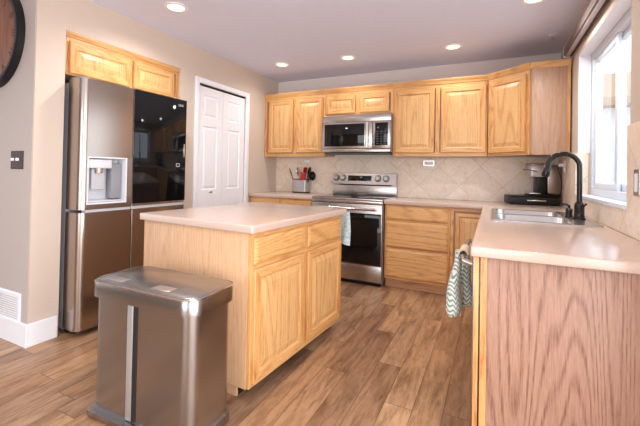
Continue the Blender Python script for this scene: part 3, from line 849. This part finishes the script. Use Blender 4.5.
# ------------------------------------------------------------------ coffee corner
CA = R(9)
t = thing('pod_drawer', 'low black coffee pod drawer on the corner worktop under the coffee maker', 'drawer', (1.555, -.375, .9142), CA)
obj('case', box(0, .415, .02, .28, .006, .083, bev=.004), M_blackplastic, t)
dd_ = obj('drawer_front', box(.006, .409, .004, .022, .012, .076, bev=.004), M_blackplastic, t)
obj('drawer_pull', box(.15, .31, -.006, .006, .040, .052, bev=.003), M_chrome, dd_)
obj('top_mat', box(.004, .411, .0, .28, .083, .087, bev=.001), M_blackplastic, t)
for x in (.03, .385):
    for y in (.05, .25): obj('foot', add_lathe(bmesh.new(), [(.012, 0), (.012, .008)], 12, Matrix.Translation((x, y, 0))), M_blackplastic, t)
t = thing('coffee_maker', 'silver and black single-cup coffee maker standing on the pod drawer', 'coffee maker', (1.725, -.20, 1.0016), CA)
M_brew = steel('brewer_shell', (.34, .28, .24), .3, 'z')
obj('base', box(-.02, .25, -.09, .09, 0, .018, bev=.005), M_blackplastic, t)
obj('drip_tray', add_prism(bmesh.new(), rrect(-.03, .115, -.07, .07, .05), .016, .03, .003), M_chrome, t)
obj('column', box(.055, .14, -.065, .065, .018, .20, bev=.01), M_blackplastic, t)
obj('water_tank', box(.14, .262, -.085, .085, .018, .30, bev=.015), M_brew, t)
hd = obj('brew_head', add_prism(bmesh.new(), rrect(-.035, .15, -.075, .075, .068), .185, .30, .006), M_silver, t)
obj('lid', add_prism(bmesh.new(), rrect(-.03, .145, -.07, .07, .064), .30, .316, .005), M_brew, hd)
obj('brew_handle', tube([(.06, -.076, .235), (-.02, -.080, .25), (-.045, 0, .255), (-.02, .08, .25), (.06, .076, .235)], .007, 10), M_brew, hd)

def outlet(name, label, cx, cz, w, h, mat, plane, group=None, slots=True, switches=0):
    """wall plate; plane 'back' faces -y on y=-.012, 'right' faces -x, 'pillar' faces -y"""
    if plane == 'back': t = thing(name, label, 'outlet', (cx, -.0122, cz))
    elif plane == 'right': t = thing(name, label, 'outlet', (XR - .0122, cx, cz), -PI / 2)
    else: t = thing(name, label, 'switch', (cx, YA - .0032, cz))
    bm = bmesh.new(); nested(bm, -w / 2, w / 2, -h / 2, h / 2, [(0, 0), (0, -.002), (.004, -.006)])
    bmesh.ops.recalc_face_normals(bm, faces=bm.faces)
    obj('plate', bm, mat, t, angle=20)
    return t
M_plate = plain('ivory_plate', srgb(232, 224, 210), .35)
t = outlet('wall_outlet', 'ivory outlet lying sideways on the tile above the utensil pot', -.863, 1.34, .125, .072, M_plate, 'back')
obj('receptacle', box(-.042, .042, -.008, -.004, -.018, .018, bev=.004), M_white, t)
t = outlet('wall_outlet', 'steel-framed outlet lying sideways on the tile right of the range', .732, 1.318, .135, .075, M_steel_h, 'back')
obj('receptacle', box(-.046, .046, -.009, -.004, -.02, .02, bev=.004), M_white, t)
t = outlet('wall_outlet', 'pale outlet lying sideways under the corner cabinet, left of the coffee maker', 1.606, 1.308, .14, .062, M_plate, 'back')
obj('receptacle', box(-.046, .046, -.008, -.004, -.018, .018, bev=.004), M_plate, t)
t = outlet('wall_outlet', 'white outlet on the window wall behind the faucet, with a black cord plugged in', -.36, 1.285, .072, .118, M_white, 'right')
obj('receptacle', box(-.018, .018, -.009, -.004, -.042, .042, bev=.004), M_white, t)
t = thing('power_cord', 'black coffee maker cord hanging from the white window-wall outlet', 'cord', (XR - .022, -.36, 1.30))
obj('plug', box(-.04, -.0005, -.014, .014, -.014, .014, bev=.004), M_white, t)
pts = []
P0, P1, P2, P3 = Vector((-.04, 0, 0)), Vector((-.07, .01, .01)), Vector((.03, .05, -.16)), Vector((-.012, .07, -.27))
for k in range(15):
    s = k / 14; pts.append(P0 * (1 - s) ** 3 + P1 * 3 * s * (1 - s) ** 2 + P2 * 3 * s * s * (1 - s) + P3 * s ** 3)
obj('cable', tube(pts, .004, 8), M_blackplastic, t)
t = outlet('wall_outlet', 'steel outlet plate on the tiled window wall at the right picture edge', -2.215, 1.172, .075, .125, M_steel, 'right')
obj('receptacle', box(-.018, .018, -.009, -.004, -.042, .042, bev=.004), M_white, t)

# ------------------------------------------------------------------ utensil pot
t = thing('utensil_pot', 'square brushed steel utensil pot on the left corner worktop', 'utensil holder', (-.895, -.11, .9142))
bm = bmesh.new()
lo = lambda s: rrect(-.10 + s, .10 - s, -.065 + s, .065 - s, .018, 4)
add_loft(bm, [[(x, y, 0.012) for x, y in lo(0)], [(x, y, .178) for x, y in lo(0)], [(x, y, .178) for x, y in lo(.004)], [(x, y, .02) for x, y in lo(.004)]])
obj('pot', bm, M_silver, t)
obj('base_band', add_prism(bmesh.new(), rrect(-.102, .102, -.067, .067, .019, 4), 0, .014), M_blackplastic, t)
obj('rim_band', add_loft(bmesh.new(), [[(x, y, .172) for x, y in rrect(-.102, .102, -.067, .067, .019, 4)], [(x, y, .182) for x, y in rrect(-.102, .102, -.067, .067, .019, 4)], [(x, y, .182) for x, y in lo(.004)], [(x, y, .172) for x, y in lo(.004)]], False, False), M_blackplastic, t)
M_red = plain('red_silicone', srgb(178, 38, 34), .4)
M_green = plain('green_silicone', srgb(86, 110, 66), .45)
def utensil(name, label, base, tip, head, hm, handle_mat=M_blackplastic):
    base, tip = Vector(base), Vector(tip)
    t = thing(name, label, 'utensil', base, 0, 'utensils in the steel pot')
    v = tip - base
    obj('handle', tube([(0, 0, 0), v * .5, v], [.006, .007, .006], 10), handle_mat, t)
    z = v.normalized(); M = Matrix.Translation(v) @ z.to_track_quat('Z', 'Y').to_matrix().to_4x4()
    if head == 'spoon':
        bm = add_lathe(bmesh.new(), [(0, -.005), (.018, .004), (.034, .03), (.038, .05), (.032, .075), (.015, .092), (0, .096)], 20, M @ Matrix.Diagonal((1, .32, 1, 1)))
    elif head == 'ladle':
        bm = add_lathe(bmesh.new(), [(0, 0), (.03, .006), (.046, .025), (.05, .045), (.046, .046), (.04, .028), (.025, .012), (0, .008)], 24, M @ Matrix.Rotation(R(70), 4, 'X'))
    elif head == 'spatula':
        bm = add_box(bmesh.new(), -.032, .032, -.004, .004, -.004, .09, bev=.003, mat=M)
    elif head == 'leaf':
        bm = add_lathe(bmesh.new(), [(0, -.01), (.012, .01), (.02, .05), (.014, .09), (0, .12)], 14, M @ Matrix.Diagonal((1, .3, 1, 1)))
    elif head == 'whisk':
        bm = bmesh.new()
        for k in range(5):
            a = PI * k / 5
            add_tube(bm, [M @ Vector((math.cos(a) * .026 * math.sin(PI * s / 10), math.sin(a) * .026 * math.sin(PI * s / 10), .10 * (1 - math.cos(PI * min(s, 10) / 10)) / 2)) for s in range(0, 11)], .0015, 6)
            add_tube(bm, [M @ Vector((-math.cos(a) * .026 * math.sin(PI * s / 10), -math.sin(a) * .026 * math.sin(PI * s / 10), .10 * (1 - math.cos(PI * min(s, 10) / 10)) / 2)) for s in range(0, 11)], .0015, 6)
    bmesh.ops.transform(bm, matrix=Matrix.Translation(v) @ Matrix.Scale(1.2, 4) @ Matrix.Translation(-v), verts=bm.verts)
    obj('head', bm, hm, t)
    return t
ub = (-.895, -.11, .9142)
def U(dx, dy, dz): return (ub[0] + dx * 1.1, ub[1] + dy * 1.1, ub[2] + dz * (1.12 if dz > .1 else .6))
utensil('cooking_spoon', 'large black cooking spoon leaning out at the right of the steel pot', U(.055, .01, .04), U(.115, -.005, .20), 'ladle', M_blackplastic)
utensil('cooking_spoon', 'black solid spoon upright beside the red spatulas in the steel pot', U(.02, .03, .04), U(.075, .035, .21), 'spoon', M_blackplastic)
utensil('spatula', 'taller red spatula near the middle of the steel pot', U(.0, .02, .04), U(.035, .015, .205), 'spatula', M_red, M_red)
utensil('spatula', 'lower red spatula at the front of the steel pot', U(.03, -.025, .04), U(.052, -.055, .15), 'spatula', M_red, M_red)
utensil('tongs', 'black-tipped utensil leaning far left out of the steel pot', U(-.05, -.02, .05), U(-.105, -.03, .18), 'leaf', M_green, M_blackplastic)
utensil('cooking_spoon', 'grey metal spoon at the left of the red spatulas in the steel pot', U(-.035, .01, .04), U(-.045, .01, .20), 'spoon', M_chrome, M_chrome)

# ------------------------------------------------------------------ trash can
t = thing('trash_can', 'large brushed steel rectangular step trash can with a flat lid, in front of the island', 'trash can', (-.030, -3.062, 0), R(1.0))
cxh, cyh = .320, .145
def col(z, s, r=.06): return [(x, y, z) for x, y in rrect(-cxh + s, cxh - s, -cyh + s, cyh - s, r, 8)]
bm = bmesh.new(); add_loft(bm, [col(.045, .006), col(.578, .006)]); body = obj('body', bm, M_can, t, angle=40)
obj('divider_strip', box(-.064, -.028, -cyh + .0, -cyh + .008, .05, .575, bev=.003), M_silver, body)
obj('divider_shade', box(-.026, -.004, -cyh + .002, -cyh + .008, .05, .575), M_dark, body, False)  # dark strip paints the shadow line beside the divider
bm = bmesh.new(); add_loft(bm, [col(.575, -.010, .07), col(.642, -.010, .07), col(.649, -.006, .066), col(.653, .004, .056)]); lid = obj('lid', bm, M_can_lid, t, angle=40)
bm = bmesh.new()
add_loft(bm, [col(.642, -.0118, .071), col(.648, -.0118, .071), col(.6505, -.008, .067), col(.644, -.008, .067)], False, False)
obj('lid_edge', bm, M_chrome, lid, angle=40)
for x in (-.20, .10): 
    obj('lid_label', box(x - .055, x + .055, -.118, -.062, .6526, .6538, bev=.0003), plain('pewter_label', srgb(176, 168, 164), .35, .7), lid)
    obj('label_window', box(x - .035, x + .035, -.104, -.078, .6537, .6542), plain('pewter_label_centre', srgb(158, 140, 132), .4, .4), lid)
obj('base_band', add_loft(bmesh.new(), [col(0.006, -.004), col(.045, -.004)]), M_can_lid, t)
bm = bmesh.new(); add_loft(bm, [[(x, y, z) for x, y in rrect(-cxh - .006, -.02, -cyh - .018, -cyh + .02, [.03, .03, .005, .005], 6)] for z in (.012, .032)])
obj('pedal', bm, M_can_lid, t)
obj('floor_ring', add_loft(bmesh.new(), [col(0, .01), col(.007, .01)]), M_blackplastic, t)

# ------------------------------------------------------------------ cloths
def sheet(fn, nu, nv, thick=.004):
    bm = bmesh.new()
    g = [[bm.verts.new(fn(u / nu, v / nv)) for u in range(nu + 1)] for v in range(nv + 1)]
    fs = [bm.faces.new((g[v][u], g[v][u + 1], g[v + 1][u + 1], g[v + 1][u])) for v in range(nv) for u in range(nu)]
    bmesh.ops.recalc_face_normals(bm, faces=fs)
    bmesh.ops.solidify(bm, geom=fs, thickness=thick)
    return bm
# double oven mitt over the dishwasher handle (world x ~1.286)
HX = PX - .066
t = thing('oven_mitts', 'teal and cream patterned oven mitts hanging from the dishwasher handle', 'oven mitt', (HX, -2.50, .826))
def mitt(parent, off, w0, w1, length, lean, tip):
    bm = bmesh.new(); lv = []
    n = 28
    for k in range(n + 1):
        s = k / n
        w = (w0 + (w1 - w0) * min(1, s * 1.5)) * (math.sqrt(max(0, 1 - ((s - .86) / .14) ** 2)) if s > .86 else 1)
        w = max(w, .006); th = (.012 + .022 * min(1, s * 1.3)) * (math.sqrt(max(.03, 1 - ((s - .86) / .14) ** 2)) if s > .86 else 1)
        c = Vector((off[0] - lean[0] * s, off[1] + lean[1] * s, off[2] - length * s))
        lv.append([(c.x + th * math.sin(a) + .004 * math.sin(9 * s), c.y + w * math.cos(a), c.z) for a in [2 * PI * i / 20 for i in range(20)]])
    add_loft(bm, lv)
    return obj('mitt', bm, M_chev, parent, angle=60)
mitt(t, (-.024, -.02, .012), .035, .075, .30, (.022, -.02), 1)
mitt(t, (.004, .06, .002), .030, .048, .275, (-.002, .02), 1)
obj('hanging_band', sheet(lambda u, v: (.022 * math.cos(PI * (1 - v)) , -.055 + u * .13, .004 + .024 * math.sin(PI * v)), 6, 12, .006), M_cream, t)
obj('lining_tip', add_loft(bmesh.new(), [[(-.012 + .011 * (1 - .7 * s) * math.cos(a), -.0 + .016 * (1 - .8 * s) * math.sin(a) + .01, -.16 - .14 * s) for a in [2 * PI * i / 10 for i in range(10)]] for s in (0, .4, .8, 1)]), M_cream, t)
# dish towel on the far end of the island
c_, s_ = math.cos(IA), math.sin(IA)
def isl(a, b, z): return (IX + c_ * a - s_ * b, IY + s_ * a + c_ * b, z)
tp = isl(-.098, 1.112, 0)
t = thing('dish_towel', 'pale blue dish towel hanging off the far corner of the island', 'towel', (tp[0], tp[1], .625), IA)
def tw(u, v):
    x = -.10 + u * .215; z = .265 * (1 - v) 
    return (x + .01 * math.sin(3 * v), .016 + .010 * math.sin(u * 11 + v * 2) * (.3 + v), z + .02 * math.sin(u * 3.0) * v)
obj('cloth', sheet(tw, 24, 16, .006), M_towel, t)
obj('towel_bar', tube([(-.13, .004, .26), (-.13, .018, .26), (.085, .018, .26), (.085, .004, .26)], .005, 8), M_bronze, t)

# ------------------------------------------------------------------ things on the left wall end
t = thing('wall_clock', 'big round wood-faced wall clock with a dark rim, cut off at upper left', 'clock', (-1.84, YA - .0035, 2.11))
Mx = Matrix.Rotation(PI / 2, 4, 'X')
obj('face', add_lathe(bmesh.new(), [(0, .020), (.325, .020), (.325, .0), (0, 0)], 64, Mx, cap=False), M_clockface, t)
obj('rim', add_lathe(bmesh.new(), [(.308, 0), (.308, .026), (.316, .040), (.345, .044), (.358, .036), (.362, 0)], 72, Mx, cap=False), M_blackplastic, t)
for k, s in enumerate(('XII', 'I', 'II', 'III', 'IV', 'V', 'VI', 'VII', 'VIII', 'IX', 'X', 'XI')):
    a = R(90 - 30 * k)
    o = text_mesh(s, .075, 'numeral', M_blackplastic, t, (.255 * math.cos(a), -.0205, .255 * math.sin(a)), (PI / 2, a - PI / 2, 0) if False else (PI / 2, -(a - PI / 2), 0))
for nm, a, ln in (('hour_hand', R(150), .13), ('minute_hand', R(95), .20)):
    obj(nm, add_box(bmesh.new(), -.006, .006, -.0245, -.022, -.02, ln, mat=Matrix.Rotation(-(a - PI / 2), 4, 'Y')), M_blackplastic, t, False)
t = outlet('light_switch', 'dark bronze double light switch on the wall left of the refrigerator', -1.533, 1.234, .155, .125, M_bronzeplate, 'pillar')
for x in (-.035, .025):
    obj('toggle', add_box(bmesh.new(), x - .007, x + .007, -.022, -.004, -.006, .014, bev=.003), M_white, t)
t = thing('wall_register', 'white slotted air register low on the wall at the left edge', 'vent', (-1.60, YA - .0035, .225))
b = bmesh.new(); nested(b, -.165, .165, -.112, .112, [(0, 0), (0, -.006), (.006, -.010), (.024, -.010), (.026, -.004)], fill=False); bmesh.ops.recalc_face_normals(b, faces=b.faces)
obj('frame', b, M_white, t, angle=20)
obj('backing', box(-.142, .142, -.003, -.001, -.09, .09), plain('vent_shade_backing', srgb(196, 192, 188), .8), t, False)  # greyer than the louvres to paint the shade between them
for k in range(12):
    z = -.083 + k * .0151
    obj('louvre', box(-.140, .140, -.009, -.003, z - .004, z + .004, bev=.001), M_white, t)
# shade headrail over the window
t = thing('shade_headrail', 'grey-brown shade headrail running along the window wall under the ceiling', 'blind', (XR - .0005, -.60, 2.235))
M_rail = plain('taupe_rail', srgb(120, 104, 100), .45)
M_raillt = plain('pale_rail', srgb(190, 186, 192), .4)
Lr = 2.2
obj('cassette', box(-.058, 0, -Lr, 0, 0, .085, bev=.006), M_rail, t)
obj('fascia', box(-.064, -.055, -Lr, -.004, .006, .066, bev=.002), M_rail, t)
obj('bottom_cover', box(-.054, -.024, -Lr, -.004, -.004, .003, bev=.001), M_raillt, t)
obj('shade_fabric', box(-.020, -.010, -Lr, -.006, -.008, .002, bev=.002), plain('brown_shade', srgb(84, 66, 60), .8), t)
obj('end_cap', box(-.066, 0, 0, .006, -.008, .09, bev=.002), M_white, t)

# ------------------------------------------------------------------ ceiling
LP = [(-.824, -2.314, 'recessed ceiling light above the refrigerator'), (-.847, -.723, 'recessed ceiling light above the left corner by the pantry'),
      (-.037, -.672, 'recessed ceiling light above the microwave'), (1.036, -.60, 'recessed ceiling light above the right wall cabinets'),
      (1.655, -1.40, 'recessed ceiling light above the sink, cut by the top edge')]
for x, y, lb in LP:
    t = thing('recessed_light', lb, 'light', (x, y, H), 0, 'recessed ceiling lights')
    obj('trim_ring', add_lathe(bmesh.new(), [(.062, -.002), (.066, -.008), (.086, -.006), (.090, -.0005)], 40, cap=False), M_white, t)
    obj('diffuser', add_lathe(bmesh.new(), [(0, -.003), (.064, -.003), (.064, -.0008)], 40, cap=False), M_lamp, t)
    l = bpy.data.lights.new('bulb', 'SPOT'); l.energy = 14 if y > -1 else 34; l.color = (1.0, .96, .90); l.spot_size = R(160); l.spot_blend = .8; l.shadow_soft_size = .05
    o = bpy.data.objects.new('bulb', l); COL.objects.link(o); o.location = (0, 0, -.02); o.parent = t
# spots added out of view to even out the room's light
for x, y in ((.35, -3.1), (-2.6, -4.3), (-.6, -4.3), (1.2, -5.6), (-2.6, -5.9), (-.6, -5.9)):
    l = bpy.data.lights.new('unseen_fill_spot', 'SPOT'); l.energy = 26; l.color = (1.0, .98, .95); l.spot_size = R(165); l.spot_blend = .8; l.shadow_soft_size = .12
    o = bpy.data.objects.new('unseen_fill_spot', l); COL.objects.link(o); o.location = (x, y, H - .03)
t = thing('sprinkler_head', 'tiny white fire sprinkler on the ceiling above the corner cabinet', 'sprinkler', (1.861, -.574, H))
obj('escutcheon', add_lathe(bmesh.new(), [(.028, -.0005), (.026, -.006), (.010, -.010)], 24), M_white, t)
obj('nozzle', add_lathe(bmesh.new(), [(.008, -.010), (.008, -.030), (.018, -.032), (.018, -.035)], 16), M_chrome, t)

# ------------------------------------------------------------------ outside the window
M_stucco = plain('pale_siding', srgb(206, 210, 218), .8)
M_eave = plain('tan_eave', srgb(158, 132, 108), .8)
t = thing('neighbouring_house', 'pale neighbouring house with a tan eave seen through the window', 'house', (3.0, 7.0, 0))
obj('wall', box(0, 9, 0, 4, 0, 3.0), M_stucco, t, False)
obj('eave', add_prism(bmesh.new(), [(-.5, 2.95), (-.5, 3.15), (2, 4.3), (4.5, 3.15), (4.5, 2.95)], -.4, 9.4, mat=Matrix(((0, 0, 1, 0), (1, 0, 0, 0), (0, 1, 0, 0), (0, 0, 0, 1)))), M_eave, t, False)
wf = obj('window', box(.5, 1.9, -.03, .02, 1.0, 2.2, bev=.01), M_vinyl, t)
obj('pane', box(.6, 1.8, -.04, -.028, 1.1, 2.1), plain('pale_pane', srgb(186, 200, 214), .1), wf, False)
g = bmesh.new(); add_box(g, -3, 30, .2, 40, -.35, -.15)
struct('ground', g, plain('pale_gravel', srgb(200, 192, 180), .9))
